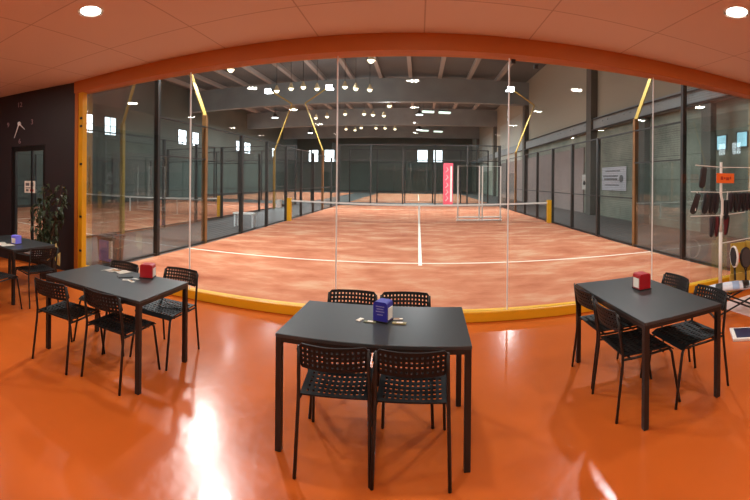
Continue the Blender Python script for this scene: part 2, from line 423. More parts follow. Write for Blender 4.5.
# banner and meter box on the right wall
b = thing('advertising_banner', 'white banner with grey print on the concrete wall', 'banner', (XR-.03, 15.72, 1.87), PI)
B('sheet', (0, .01, -1.14, 1.14, -.55, .55), mat('white banner sheet', srgb(196, 200, 208), .6), b)
bm = new(); tube(bm, [(.01, .72, .0), (.02, .72, .0)], .17, 20); obj('emblem', bm, M['grey'], b)
bm = new(); R0 = random.Random(3)
for z, y0, y1, h in ((.36, .6, -.75, .07), (.12, .4, -.95, .08), (-.02, .35, -.8, .10), (-.30, .5, -.85, .06)):
    y = y0
    while y > y1:
        w = R0.uniform(.05, .11); bx(bm, .01, .016, y-w, y, z-h/2*R0.uniform(.7, 1), z+h/2); y -= w+.035
obj('print', bm, M['grey'], b)
e = thing('meter_box', 'pale electrical box with a dark dial on the concrete wall', 'electrical box', (XR-.16, 18.55, 1.3), PI)
B('box', (-.13, 0, -.42, .42, 0, .8), mat('pale grey box', srgb(196, 194, 186), .5), e, .02)
bm = new(); tube(bm, [(0, -.1, .35), (.03, -.1, .35)], .12, 16); obj('dial', bm, M['post'], e)
bm = new(); tube(bm, [(XR-.1, 18.3, .03), (XR-.1, 18.3, 1.3)], .05); tube(bm, [(XR-.1, 18.3, 2.1), (XR-.1, 18.3, 7.5)], .05)
tag(obj('wall_pipe', bm, M['seal']), 'thin pale conduit running above and below the electrical box', 'pipe')

# ------------------------------------------------------------------ court fences
def side_fence(cx, y0, s, label, inner_dark=True):
    """ s = -1 left side, 1 right side of a court whose near end is y0 """
    t = thing('court_fence', label, 'fence', (cx+s*5.05, y0, CZ))
    ys = [2*k-.05 for k in range(1, 11)]
    for k, y in enumerate(ys):
        h = 4.0 if k in (0, 9) else 3.0
        if k in (1, 7): continue                        # the light masts stand there
        B('post', (-.05, .05, y-.04, y+.04, -.02, h), M['post'], t)
    for (a, b_, z) in ((.1, 1.9, 4.0), (2.0, 3.9, 2.17), (2.0, 20, 3.0), (4, 20, 1.25), (.1, 3.9, .05), (4, 20, .05)):
        B('rail', (-.025, .025, a, b_, z-.03, z+.0), M['post'], t)
    for a, b_, z0, z1 in ((.15, 1.9, .05, 3.0), (2.0, 3.9, .05, 2.13), (16.1, 17.9, .05, 2.13), (18.05, 19.9, .05, 3.0)):
        B('glass_pane', (-.006, .006, a, b_, z0, z1), M['court_glass'], t)
    bm = new()
    for a, b_, z0, z1 in ((.15, 1.9, 3.0, 3.97), (2.0, 3.9, 2.17, 2.97), (4, 16, .05, 2.97), (16.1, 17.9, 2.17, 2.97), (18.05, 19.9, 3.0, 3.97)):
        bm.faces.new([bm.verts.new((0, y, z)) for y, z in ((a, z0), (b_, z0), (b_, z1), (a, z1))])
    obj('wire_mesh', bm, M['fence'], t)
    return t
side_fence(0, GY, -1, 'dark post and mesh fence along the left of the main court')
side_fence(0, GY, 1, 'dark post and mesh fence along the right of the main court')
side_fence(C2, GY, 1, 'fence of the neighbouring court on its side towards the main court')
side_fence(C2, GY, -1, 'fence of the neighbouring court beside the outer wall')

def end_fence(cx, y, label):
    t = thing('end_fence', label, 'fence', (cx, y, CZ))
    for k in range(6): B('post', (-5+2*k-.045, -5+2*k+.045, -.04, .04, -.02, 4.0), M['post'], t)
    for z in (3.0, 4.0): B('rail', (-5, 5, -.03, .03, z-.06, z), M['post'], t)
    for k in range(5): B('glass_pane', (-4.95+2*k, -3.05+2*k, -.006, .006, .03, 2.94), M['court_glass'], t)
    bm = new(); bm.faces.new([bm.verts.new((x, 0, z)) for x, z in ((-5, 3), (5, 3), (5, 4), (-5, 4))]); obj('wire_mesh', bm, M['fence_x'], t)
    return t
end_fence(0, GY+20.05, 'glass end wall with mesh top at the far end of the main court')
end_fence(C2, GY+20.05, 'glass end wall with mesh top at the far end of the neighbouring court')
end_fence(0, 28.5, 'glass end wall of the court beyond, behind the far fence')
end_fence(0, 48.6, 'farthest glass end wall, at the back of the court beyond')
end_fence(C2, 28.5, 'glass end wall of the far left court')

# ------------------------------------------------------------------ nets
def net(cx, y, label, pg, wl):
    t = thing('court_net', label, 'net', (cx, y, CZ))
    top = lambda x: .74+.10*(abs(x)/5)**1.5
    xs = [-4.85+9.7*i/24 for i in range(25)]
    bm = new(); A = [bm.verts.new((x, 0, .02)) for x in xs]; Bv = [bm.verts.new((x, 0, top(x)-.02)) for x in xs]
    for i in range(24): bm.faces.new((A[i], A[i+1], Bv[i+1], Bv[i]))
    obj('netting', bm, M['net'], t)
    bm = new()
    for i in range(24):
        a, c = xs[i], xs[i+1]
        v = [bm.verts.new(p) for p in ((a, -.012, top(a)-.06), (c, -.012, top(c)-.06), (c, -.012, top(c)), (a, -.012, top(a)), (a, .012, top(a)-.06), (c, .012, top(c)-.06), (c, .012, top(c)), (a, .012, top(a)))]
        for q in ((0, 1, 2, 3), (7, 6, 5, 4), (3, 2, 6, 7), (0, 4, 5, 1)): bm.faces.new([v[j] for j in q])
    obj('tape', bm, M['white'], t)
    B('strap', (-.03, .03, -.015, .015, 0, .74), M['white'], t)
    for s in (-1, 1): B('net_post', (s*4.92-.08, s*4.92+.08, -.08, .08, -.02, .92), M['yellow'], t, .01)
    return t
net(0, GY+10, 'white taped net between yellow posts on the main court', None, None)
net(C2, GY+10, 'white taped net with yellow post on the neighbouring court', None, None)

# ------------------------------------------------------------------ light masts
def mast(x, y, s, label, low=False):
    """ s: side the mast leans out to before bending back over the court """
    t = thing('light_mast', label, 'light mast', (x, y, CZ))
    B('pole', (-.055, .055, -.055, .055, -.02, 3.3), M['mast_low'] if (x > 4 or x > -6) else M['mast'], t, .006)
    bm = new(); tube(bm, [(0, 0, 3.27), (s*1.0, 0, 5.95)], .055 if y < 10 else .04, 4)
    obj('leaning_arm', bm, M['mast'], t)
    bm = new(); tube(bm, [(s*1.0, 0, 5.95), (-s*.35, 0, 6.85)], .05 if y < 10 else .035, 4); obj('head_arm', bm, M['mast'], t)
    h = B('floodlight', (-s*.35-.2, -s*.35+.2, -.16, .16, 6.72, 6.84), M['post'], t)
    bm = new(); bx(bm, -s*.35-.18, -s*.35+.18, -.17, .17, 6.66, 6.72); bx(bm, -s*.35-.17, -s*.35+.17, -.21, -.16, 6.62, 6.86); obj('lamp', bm, M['lamp'], h)
    l = light('AREA', (-s*.35, 0, 6.6), (430 if low else 560) if y < 10 else 600, (.96, .98, 1), .35, (-s*3.2, 0, 0), t)
    if y > 10: l.data.spread = math.radians(135)
    if low:  # extra low floodlight, added to give the highlight on the bar floor
        bm = new(); tube(bm, [(s*.5, -.02, 4.62), (-s*.12, -.13, 4.62)], .025, 6); obj('bracket', bm, M['post'], t)
        h = B('floodlight', (-s*.15-.14, -s*.15+.14, -.2, -.06, 4.52, 4.72), M['post'], t)
        bm = new(); bx(bm, -s*.15-.13, -s*.15+.13, -.215, -.2, 4.53, 4.71); obj('lamp', bm, M['lamp'], h)
        light('AREA', (-s*.15, -.24, 4.6), 260, (1, .98, .95), .3, (-s*.15+1.6, -5.5, 0), t)
    return t
M['mast'] = mat('dull yellow mast paint', srgb(190, 158, 76), .4, noise_amt=.06)
M['mast_low'] = mat('weathered tan mast paint', srgb(150, 108, 60), .6, noise_amt=.2, noise_scale=4)
mast(-5.08, 8.44, -1, 'bent yellow light mast left of the main court, nearest the bar', True)
mast(5.08, 8.44, 1, 'bent yellow light mast right of the main court, nearest the bar')
mast(-5.08, 20.5, -1, 'far bent light mast on the left of the main court')
mast(5.08, 20.5, 1, 'far bent light mast on the right of the main court')
mast(C2+5.08, 8.44, 1, 'bent yellow light mast of the neighbouring court, nearest the bar')
mast(C2+5.08, 20.5, 1, 'far bent light mast of the neighbouring court')

# added fill lamps, shaped as hanging lamps, to brighten the far courts
for x, y in ((0, 34), (0, 44), (C2, 34), (C2, 46)):
    t = thing('fill_lamp', 'added round fill lamp hanging over the far %s court, %s' % ('left' if x else 'middle', 'nearer one' if y < 40 else 'farther one'), 'fill lamp', (x, y, 7.6))
    bm = new(); lathe(bm, [(.05, .45), (.1, .35), (.3, .05), (.32, 0)], n=18); obj('shade', bm, M['post'], t, smooth=True)
    bm = new(); lathe(bm, [(.28, -.01), (.28, .02)], n=18); obj('lamp', bm, M['lamp'], t)
    bm = new(); tube(bm, [(0, 0, .44), (0, 0, 2.4)], .02); obj('rod', bm, M['post'], t)
    light('AREA', (0, 0, -.1), 1200, (.95, .98, 1), .5, (0, 0, -2), t)

# rows of small warm pendants under the hall roof
P = [(-9.21, 24.5), (-8.1, 24.15), (-7.24, 24.0), (-6.5, 24.6), (-4.66, 24.45), (-4.06, 25.0), (-3.21, 25.4), (-9.74, 18.9), (-2.39, 19.2), (-2.37, 31.0), (-10.21, 31.2),
     (-9.63, 36.2), (-8.41, 35.6), (-6.52, 34.5), (-4.85, 34.65), (-4.12, 35.2), (-3.17, 35.6), (-8.29, 44.6), (-7.41, 45.6), (-6.4, 43.6), (-4.79, 44.0), (-3.78, 44.1), (-2.72, 44.9)]
p0 = None
rows = {18: 'nearest row', 24: 'second row', 31: 'pair between rows', 35: 'third row', 44: 'farthest row'}
cnt = {}
for pi_, (x, y) in enumerate(P):
    rn = min(rows, key=lambda a: abs(a-y)); cnt[rn] = cnt.get(rn, 0)+1
    lab = 'small warm pendant lamp under the hall roof, %s, %s from the left' % (rows[rn], ['first', 'second', 'third', 'fourth', 'fifth', 'sixth', 'seventh'][sorted([q[0] for q in P if min(rows, key=lambda a: abs(a-q[1])) == rn]).index(x)])
    if p0 is None:
        p0 = thing('pendant_lamp', lab, 'pendant lamp', (x, y, 7.8), 0, 'warm pendants under the hall roof')
        bm = new(); lathe(bm, [(.05, .38), (.08, .3), (.17, .08), (.2, .0)], n=14, cap=False); obj('shade', bm, mat('pale lamp shade', srgb(210, 190, 150), .5), p0, smooth=True)
        bm = new(); bmesh.ops.create_uvsphere(bm, u_segments=12, v_segments=8, radius=.15); obj('bulb', bm, M['bulb'], p0, smooth=True)
        bm = new(); tube(bm, [(0, 0, .36), (0, 0, 2.2)], .015, 6); obj('rod', bm, M['post'], p0)
    else: dup(p0, (x, y, 7.8), 0, lab)
    if pi_ in (0, 4, 7, 8, 9, 12, 15, 20): light('POINT', (x, y, 7.55), 130, (.95, .98, 1), .15)
f0 = None
for x, y, z, lab in ((.74, 34, 7.95, 'nearer pair, left'), (2.15, 34, 7.9, 'nearer pair, right'), (.57, 46, 7.85, 'farther pair, left'), (2.2, 46, 7.75, 'farther pair, right')):
    lab = 'long greenish fluorescent fitting hung from the hall roof, '+lab
    if f0 is None:
        f0 = thing('fluorescent_fitting', lab, 'ceiling light', (x, y, z), math.radians(12), 'fluorescent fittings under the hall roof')
        B('housing', (-.5, .5, -.12, .12, 0, .1), M['post'], f0); B('diffuser', (-.5, .5, -.2, .1, -.16, 0), M['tube'], f0)
        bm = new()
        for xx in (-.4, .4): tube(bm, [(xx, 0, .09), (xx, 0, 1.95)], .012, 6)
        obj('hanger', bm, M['post'], f0)
    else: dup(f0, (x, y, z), math.radians(12), lab)

# ------------------------------------------------------------------ things in the hall
b = thing('vertical_banner', 'tall narrow pink and white banner on the far court wall', 'banner', (1.8, GY+19.97, CZ+.01))
B('cloth', (-.3, .3, -.012, 0, .08, 2.8), M['pink'], b)
bm = new(); bx(bm, .13, .24, -.02, -.012, .3, 2.6)
for z in (.35, .75, 1.2, 1.7, 2.2): tube(bm, [(-.16, -.018, z), (0, -.018, z+.18), (-.1, -.018, z+.32)], .02, 6)
obj('print', bm, M['white'], b)
b = thing('tube_frame', 'white tube frame with two bays standing behind the net', 'gate', (2.4, GY+11.1, CZ))  # two bays of white tube with a double bottom rail
bm = new()
for x0, x1 in ((-.88, -.02), (.10, .84)):
    tube(bm, [(x0, 0, 0), (x0, 0, 2.28), (x1, 0, 2.28), (x1, 0, 0)], .03, 6)
obj('frame', bm, M['white'], b)
bm = new(); tube(bm, [(-.95, 0, .03), (.9, 0, .03)], .03, 6); tube(bm, [(-.95, 0, .16), (.9, 0, .16)], .03, 6); obj('bottom_rail', bm, M['white'], b)
b = thing('small_bench', 'small white bench standing left of the court fence', 'bench', (-5.72, 12.2, .03))
B('seat', (-.38, .38, -.16, .16, .44, .49), M['white'], b)
for x in (-.33, .33): 
    for y in (-.12, .12): B('leg', (x-.02, x+.02, y-.02, y+.02, 0, .44), M['seal'], b)
b = thing('score_box', 'small white box fixed beside the left net post', 'box', (-5.3, GY+9.9, .55))
B('body', (-.1, .1, -.06, .06, 0, .33), M['white'], b, .01); B('bracket', (.1, .24, -.02, .02, .1, .16), M['post'], b)
b = thing('waste_bin', 'dark grey bin with violet blue front beyond the glass by the yellow post', 'bin', (-5.33, 5.42, .03))
bm = new()
vs = [(-.17, -.15, 0), (.17, -.15, 0), (.17, .15, 0), (-.17, .15, 0), (-.2, -.18, .52), (.2, -.18, .52), (.2, .18, .52), (-.2, .18, .52)]
v = [bm.verts.new(p) for p in vs]
for q in ((0, 3, 2, 1), (0, 1, 5, 4), (1, 2, 6, 5), (2, 3, 7, 6), (3, 0, 4, 7), (4, 5, 6, 7)): bm.faces.new([v[i] for i in q])
obj('body', bm, M['bin'], b, .01); bm = new(); bx(bm, -.21, .21, -.19, .19, .5, .55); bx(bm, -.1, .1, -.08, .08, .55, .57); obj('lid', bm, M['bin'], b, .01)
B('front_panel', (-.11, .19, -.205, -.185, .06, .46), M['purple'], b); B('white_strip', (.15, .205, -.21, -.16, .12, .46), M['white'], b)

# ------------------------------------------------------------------ bar ceiling lights
dl0 = None
for r, y in enumerate((2.65, .3, -2.1, -4.5)):
    for c, x in enumerate((-5.75, -2.93, -.15, 2.67, 5.5)):
        lab = 'round recessed downlight in bar ceiling, %s row from the glass, %s from the left' % (['first', 'second', 'third', 'fourth'][r], ['first', 'second', 'third', 'fourth', 'fifth'][c])
        if dl0 is None:
            dl0 = thing('downlight', lab, 'ceiling light', (x, y, ZC), 0, 'downlights in the bar ceiling')
            bm = new(); lathe(bm, [(.125, -.012), (.135, 0), (.10, 0), (.10, -.012)], n=24, cap=False); obj('trim_ring', bm, M['white'], dl0)
            bm = new(); lathe(bm, [(.10, -.006), (.10, 0)], n=24); obj('lens', bm, M['downlight'], dl0)
        else: dup(dl0, (x, y, ZC), 0, lab)
        light('AREA', (x, y, ZC-.02), 21, (1, .92, .80), .2, (x, y, 0))

# ------------------------------------------------------------------ perforated chair
def perforated(f, nu, nv, mu, mv, bar_u, bar_v, th):
    def cuts(n, m, bar):
        c = [0, m]; w = (1-2*m-(n-1)*bar)/n; p = m
        for i in range(n):
            p += w; c.append(p)
            if i < n-1: p += bar; c.append(p)
        c.append(1); return c
    U, V = cuts(nu, mu, bar_u), cuts(nv, mv, bar_v)
    bm = new(); g = [[bm.verts.new(f(u, v)) for v in V] for u in U]
    for i in range(len(U)-1):
        for j in range(len(V)-1):
            if i % 2 == 1 and j % 2 == 1 and i < len(U)-2 and j < len(V)-2: continue
            bm.faces.new((g[i][j], g[i+1][j], g[i+1][j+1], g[i][j+1]))
    bmesh.ops.recalc_face_normals(bm, faces=bm.faces)
    bmesh.ops.solidify(bm, geom=bm.faces[:], thickness=th)
    return bm

def make_chair(label, loc, rz, group):
    t = thing('cafe_chair', label, 'chair', loc, rz, group)
    def seat(u, v):
        x = (u-.5)*.41*(1-.06*(1-v)); y = -.205+.41*v
        z = .457-.016*math.sin(PI*u)*math.sin(PI*min(1, v*1.1))-(.03*((v-.85)/.15)**2 if v > .85 else 0)
        return (x, y, z)
    obj('seat', perforated(seat, 11, 7, .085, .09, .045, .06, .008), M['plastic'], t)
    def back(u, v):
        k = 1-(2*u-1)**2; a = abs(2*u-1)
        zt = .775-.035*max(0, (a-.86)/.14)**2; zb = .625+.03*max(0, (a-.86)/.14)**2
        return ((u-.5)*.40, -.222-.035*v-.045*k, zb+(zt-zb)*v)
    obj('backrest', perforated(back, 13, 4, .07, .15, .04, .11, .009), M['plastic'], t)
    for s in (-1, 1):
        bm = new(); tube(bm, [(s*.205, -.262, 0), (s*.198, -.215, .40), (s*.196, -.213, .47), (s*.192, -.235, .62), (s*.188, -.252, .755)], .0105); obj('leg', bm, M['black'], t, smooth=True)
        bm = new(); tube(bm, [(s*.203, .262, 0), (s*.190, .195, .40), (s*.185, .175, .43)], .0105); obj('leg', bm, M['black'], t, smooth=True)
    bm = new()
    for s in (-1, 1): tube(bm, [(s*.185, .185, .428), (s*.19, -.1, .424), (s*.196, -.213, .43)], .009)
    for y in (.12, -.14): tube(bm, [(-.19, y, .42), (.19, y, .42)], .008)
    obj('seat_frame', bm, M['black'], t, smooth=True)
    return t

chairs = [
    ('centre', -.515, 2.335, math.radians(4), 'black perforated chair at centre table, near side, left one'),
    ('centre', -.072, 2.335, math.radians(-1), 'black perforated chair at centre table, near side, right one'),
    ('centre', -.565, 2.87, PI, 'black perforated chair tucked in at centre table, far side by the glass, left one'),
    ('centre', -.145, 2.87, PI, 'black perforated chair tucked in at centre table, far side by the glass, right one'),
    ('left', -2.82, 2.31, math.radians(8), 'black chair at table with the flyer, near side, left one'),
    ('left', -2.285, 2.43, math.radians(2), 'black chair at table with the flyer, near side, right one'),
    ('left', -2.86, 2.835, PI, 'black chair at table with the flyer, far side, left one'),
    ('left', -2.235, 2.975, PI, 'black chair at table with the flyer, far side, right one beside the red dispenser'),
    ('right', 1.55, 3.04, -PI/2, 'black chair at right hand table, on its left side, nearer the glass'),
    ('right', 1.515, 2.55, -PI/2-math.radians(2), 'black chair at right hand table, on its left side, nearer the viewer'),
    ('right', 1.985, 3.01, PI/2, 'black chair at right hand table, on its right side, nearer the glass'),
    ('right', 1.945, 2.475, PI/2, 'black chair at right hand table, on its right side, nearer the viewer'),
    ('corner', -4.36, 3.0, PI/2-math.radians(8), 'black chair at the end of the corner table by the plant'),
    ('corner', -4.31, 2.37, math.radians(14), 'black chair on near side of the corner table, closest to its free end'),
    ('corner', -4.85, 2.36, math.radians(-3), 'black chair on near side of the corner table, cut off by the picture edge'),
]
grp = {'centre': 'chairs around the centre table', 'left': 'chairs around the table with the flyer', 'right': 'chairs around the right hand table', 'corner': 'chairs around the corner table'}
c0 = None
for g, x, y, r, lab in chairs:
    if c0 is None: c0 = make_chair(lab, (x, y, 0), r, grp[g])
    else: dup(c0, (x, y, 0), r, lab, grp[g])

# ------------------------------------------------------------------ tables
TL, TW, TH = 1.138, .694, .74
def make_table(label, loc, rz):
    t = thing('cafe_table', label, 'table', loc, rz, 'black cafe tables')
    B('tabletop', (-TL/2, TL/2, -TW/2, TW/2, TH-.022, TH), M['top'], t, .003)
    bm = new()
    for s in (-1, 1):
        bx(bm, -TL/2+.04, TL/2-.04, s*(TW/2-.012)-.01, s*(TW/2-.012)+.01, TH-.05, TH-.022)
        bx(bm, s*(TL/2-.012)-.01, s*(TL/2-.012)+.01, -TW/2+.04, TW/2-.04, TH-.05, TH-.022)
    obj('apron', bm, M['black'], t)
    for a in (-1, 1):
        for c in (-1, 1):
            cx, cy = a*(TL/2-.021), c*(TW/2-.021)
            B('leg', (cx-.019, cx+.019, cy-.019, cy+.019, 0, TH-.022), M['black'], t, .003)
    return t
t0 = make_table('black rectangular table in the centre, with the blue napkin dispenser', (-.303, 2.557, 0), -.027)
dup(t0, (-2.538, 2.604, 0), .02, 'black rectangular table with white flyer and red dispenser, left of centre')
dup(t0, (1.70, 2.757, 0), PI/2+.01, 'black rectangular table standing lengthwise on the right')
dup(t0, (-4.93, 2.98, 0), .03, 'black table in the left corner beside the potted plant')

# ------------------------------------------------------------------ napkin dispensers
def dispenser(label, loc, rz, body, side, h=.145, w=.11, d=.09, lines_=False, name='napkin_dispenser', base=True):
    t = thing(name, label, 'napkin dispenser', loc, rz)
    bm = new(); n = 8
    prof = [(-w/2, 0), (-w/2, h-.02)]+[(-w/2+.02-.02*math.cos(a*PI/2/4), h-.02+.02*math.sin(a*PI/2/4)) for a in range(1, 5)]
    prof += [(-x, z) for x, z in prof[::-1]]
    fr = [bm.verts.new((x, -d/2, z+.008)) for x, z in prof]; bk = [bm.verts.new((x, d/2, z+.008)) for x, z in prof]
    bm.faces.new(fr); bm.faces.new(bk[::-1])
    for i in range(len(prof)): bm.faces.new((fr[i], bk[i], bk[(i+1) % len(prof)], fr[(i+1) % len(prof)]))
    obj('body', bm, body, t)
    for s in (-1, 1): B('napkins', (s*(w/2+.001)-.004, s*(w/2+.001)+.004, -d/2+.014, d/2-.014, .02, h-.03), side, t)
    B('base', (-w/2-.006, w/2+.006, -d/2-.006, d/2+.006, 0, .01), M['black'], t)
    if lines_:
        bm = new()
        for z, q in ((.105, .03), (.088, .024), (.071, .03), (.05, .02)): bx(bm, -q, q, -d/2-.002, -d/2, z, z+.006)
        obj('print', bm, mat('pale print', srgb(140, 140, 190), .6), t)
    return t
dispenser('blue napkin dispenser with white napkins on the centre table', (-.275, 2.595, TH), math.radians(-20), M['blue'], M['paper'], .13, .10, .09, True)
dispenser('red napkin dispenser with white side on the table with the flyer', (-2.37, 2.875, TH), math.radians(22), M['red'], M['paper'], .125, .12, .11)
dispenser('red napkin dispenser with white front on the right hand table', (1.79, 2.91, TH), math.radians(2), M['red'], M['paper'], .135, .11, .11)
dispenser('white and violet napkin dispenser on the corner table', (-4.72, 2.93, TH), math.radians(100), M['purple'], M['paper'], .12, .10, .10)

# ------------------------------------------------------------------ small things on tables
def flyer(label, pts, z=TH+.001):
    bm = new(); n = 10
    (x0, y0), (x1, y1), wd = pts
    A = []; Bq = []
    for i in range(n+1):
        u = i/n; x = x0+(x1-x0)*u; y = y0+(y1-y0)*u; q = wd*(1+.15*math.sin(u*9)); h = z+.012*math.sin(u*7)**2
        A.append(bm.verts.new((x, y-q/2, h))); Bq.append(bm.verts.new((x+.03, y+q/2, h+.004)))
    for i in range(n): bm.faces.new((A[i], A[i+1], Bq[i+1], Bq[i]))
    bmesh.ops.solidify(bm, geom=bm.faces[:], thickness=.0015)
    return bm
t = thing('paper_flyer', 'crumpled white flyer with tan print on the left table', 'flyer')
obj('sheet', flyer('', ((-2.88, 2.81), (-2.62, 2.86), .11)), M['paper'], t)
bm = new(); bx(bm, -2.79, -2.69, 2.82, 2.86, TH+.014, TH+.0155); obj('print', bm, M['print_ink'], t)
t = thing('smartphone', 'black phone lying beside the white flyer', 'phone', (-2.53, 2.74, TH), math.radians(-35))
B('body', (-.035, .035, -.07, .07, 0, .009), M['black'], t, .003)
def sachet(label, loc, rz, m1, m2, L=.07, W=.03):
    t = thing('sugar_sachet', label, 'sachet', loc, rz)
    bm = new(); bx(bm, -L/2, L/2, -W/2, W/2, 0, .006); obj('packet', bm, m1, t, .002)
    bm = new(); bx(bm, -L/5, L/4, -W/3, W/3, .006, .0075); obj('print', bm, m2, t)
sachet('silvery sachet nearest the red dispenser on the left table', (-2.40, 2.74, TH), .1, M['silver'], M['paper'])
sachet('cream sachet on the left table, beside the phone', (-2.385, 2.66, TH), -.3, M['paper'], M['print_ink'])
sachet('second cream sachet beyond the phone on the left table', (-2.45, 2.66, TH), .5, M['paper'], M['silver'], .06)
sachet('white crumpled sachet left of the blue dispenser', (-.425, 2.585, TH), 1.1, M['paper'], M['paper'], .055)
sachet('green printed sachet touching the blue dispenser on its left', (-.355, 2.555, TH), -.15, mat('olive foil', srgb(120, 128, 100), .4), M['paper'], .08)
sachet('long cream sachet right of the blue dispenser, pointing away', (-.19, 2.625, TH), .05, M['paper'], M['print_ink'], .09, .018)
sachet('olive and gold sachet right of the blue dispenser, in front', (-.165, 2.55, TH), -.1, mat('gold foil', srgb(150, 140, 90), .4), M['paper'], .09, .035)
t = thing('paper_menu', 'white paper sheet on the corner table', 'paper')
obj('sheet', flyer('', ((-4.95, 2.72), (-4.62, 2.76), .16)), M['paper'], t)

# ------------------------------------------------------------------ potted plant
t = thing('potted_plant', 'tall leafy plant in a black pot against the black wall', 'plant', (-5.24, 3.86, 0))
bm = new(); lathe(bm, [(.12, 0), (.16, .28), (.175, .30), (.175, .33), (.15, .33), (.14, .29)], n=20); obj('pot', bm, M['pot'], t, smooth=False)
bm = new(); stems = []
R1 = random.Random(11)
for k in range(7):
    a = R1.uniform(0, 2*PI); l = R1.uniform(.08, .27); h = R1.uniform(1.1, 1.62)
    pts = [Vector((.03*math.cos(a), .03*math.sin(a), .28))]
    for i in range(1, 7):
        u = i/6; pts.append(Vector((math.cos(a)*(.03+l*u**1.5), math.sin(a)*(.03+l*u**1.5), .28+(h-.28)*u)))
    stems.append(pts); tube(bm, pts, [.012-.0014*i for i in range(7)], 6)
obj('stem', bm, M['bark'], t)
bm = new()
for pts in stems:
    for q in range(46):
        u = R1.uniform(.22, 1); i = min(5, int(u*6)); p = pts[i].lerp(pts[i+1], u*6-i)
        a = R1.uniform(0, 2*PI); ln_ = R1.uniform(.08, .15); tilt = R1.uniform(-.9, .25)
        dv = Vector((math.cos(a)*math.cos(tilt), math.sin(a)*math.cos(tilt), math.sin(tilt))); sd = dv.cross(Vector((0, 0, 1))).normalized()
        base = p+dv*R1.uniform(.02, .10); w = ln_*.22; up = sd.cross(dv)
        pr = [(0, 0, 0), (.3, 1, .02), (.65, .8, .0), (1, 0, -.04)]
        c_ = [bm.verts.new(base+dv*ln_*a_+up*b_) for a_, _, b_ in pr]
        l_ = [bm.verts.new(base+dv*ln_*a_+sd*w*s_+up*(b_+.015)) for a_, s_, b_ in pr[1:3]]
        r_ = [bm.verts.new(base+dv*ln_*a_-sd*w*s_+up*(b_+.015)) for a_, s_, b_ in pr[1:3]]
        for f in ((c_[0], l_[0], c_[1]), (c_[1], l_[0], l_[1], c_[2]), (c_[2], l_[1], c_[3]), (c_[0], c_[1], r_[0]), (c_[1], c_[2], r_[1], r_[0]), (c_[2], c_[3], r_[1])): bm.faces.new(f)
obj('foliage', bm, M['leaf'], t)
bm = new()
for x, y, z, dx, dz in ((.50, -.24, .50, .05, .2), (.45, -.26, .40, .0, .3), (.52, -.22, .36, .1, .2)):
    v = [bm.verts.new(p) for p in ((x, y, z), (x+.08, y, z-.02), (x+.08+dx*.2, y-.02, z+dz*.6), (x+dx, y-.01, z+dz), (x-.03, y-.02, z+dz*.5))]
    bm.faces.new(v)
bmesh.ops.solidify(bm, geom=bm.faces[:], thickness=.004)
tube(bm, [(.12, -.1, .33), (.50, -.24, .50)], .006, 6)
tube(bm, [(.08, -.05, .3), (.12, -.1, .33)], .006, 6)
obj('dry_leaves', bm, M['pale_leaf'], t)

# ------------------------------------------------------------------ shoe rack by the glass
RX, RY = 3.955, 4.2
t = thing('display_rack', 'white wire display rack standing against the glass on the right', 'display rack', (RX, RY, 0))
bm = new(); tube(bm, [(0, 0, .02), (0, 0, .95)], .026, 10); tube(bm, [(0, 0, .95), (0, 0, 1.15), (.03, 0, 1.25), (.03, 0, 1.42), (0, 0, 1.52), (0, 0, 2.02)], .020, 10); obj('pole', bm, M['white'], t, smooth=True)
bm = new(); bx(bm, -.35, .5, -.02, .02, 0, .03); bx(bm, -.02, .02, -.22, .22, 0, .03); obj('base', bm, M['white'], t, .004)
for z, x0, x1, y in ((1.955, -.5, .85, .0), (1.575, -.58, .85, -.0), (1.225, -.58, .5, .0), (.80, -.02, .85, 0)):
    bm = new(); tube(bm, [(x0, y-.02, z), (0, y-.02, z-.015), (x1, y-.02, z+.01)], .006, 6); obj('wire', bm, M['white'], t)
for x, za, zb in ((-.47, 1.575, 1.3), (.62, 1.955, 1.575), (.12, 1.575, 1.3)):
    bm = new(); tube(bm, [(x, -.02, za), (x-.03, -.02, zb)], .006, 6); obj('upright_wire', bm, M['white'], t)
t = thing('price_tag', 'orange card tag on the pole of the display rack', 'sign', (RX+.05, RY-.045, 1.70))
B('card', (-.18, .18, 0, .006, 0, .15), M['tag'], t, .003)
bm = new()
for x, z, w, h in ((-.10, .05, .05, .05), (-.035, .06, .03, .03), (.01, .045, .06, .045), (.085, .06, .025, .04)): bx(bm, x, x+w, -.003, 0, z, z+h)
obj('print', bm, M['tagink'], t)

def make_shoe(label, loc, rot, m):
    """ shoe hanging heel up: local z down to the toe """
    t = thing('sports_shoe', label, 'shoe', loc, 0, 'shoes hanging on the display rack'); t.rotation_euler = rot
    S = [(.0, .030, .040, 0), (.03, .036, .050, 0), (.10, .036, .045, .0), (.17, .040, .036, .004), (.24, .043, .028, .010), (.28, .036, .020, .014), (.30, .012, .010, .016)]
    bm = new(); rings = []
    for z, w, h, o in S: rings.append([bm.verts.new((w*math.cos(2*PI*k/12), o+h*max(-.55, math.sin(2*PI*k/12)), -z)) for k in range(12)])
    for A, Bq in zip(rings, rings[1:]):
        for k in range(12): bm.faces.new((A[k], A[(k+1) % 12], Bq[(k+1) % 12], Bq[k]))
    bm.faces.new(rings[0][::-1]); bm.faces.new(rings[-1]); obj('upper', bm, m, t, smooth=True)
    bm = new(); rings = []
    for z, w, h, o in S: rings.append([bm.verts.new((x*(w+.004), o-.55*h-.012*q, -z*1.01+.002)) for x, q in ((-1, 0), (1, 0), (1, 1), (-1, 1))])
    for A, Bq in zip(rings, rings[1:]):
        for k in range(4): bm.faces.new((A[k], A[(k+1) % 4], Bq[(k+1) % 4], Bq[k]))
    bm.faces.new(rings[0][::-1]); bm.faces.new(rings[-1]); obj('sole', bm, M['sole'], t)
    bm = new(); tube(bm, [(0, 0, -.01), (0, 0, .03)], .004, 6); obj('loop', bm, M['black'], t)
    return t
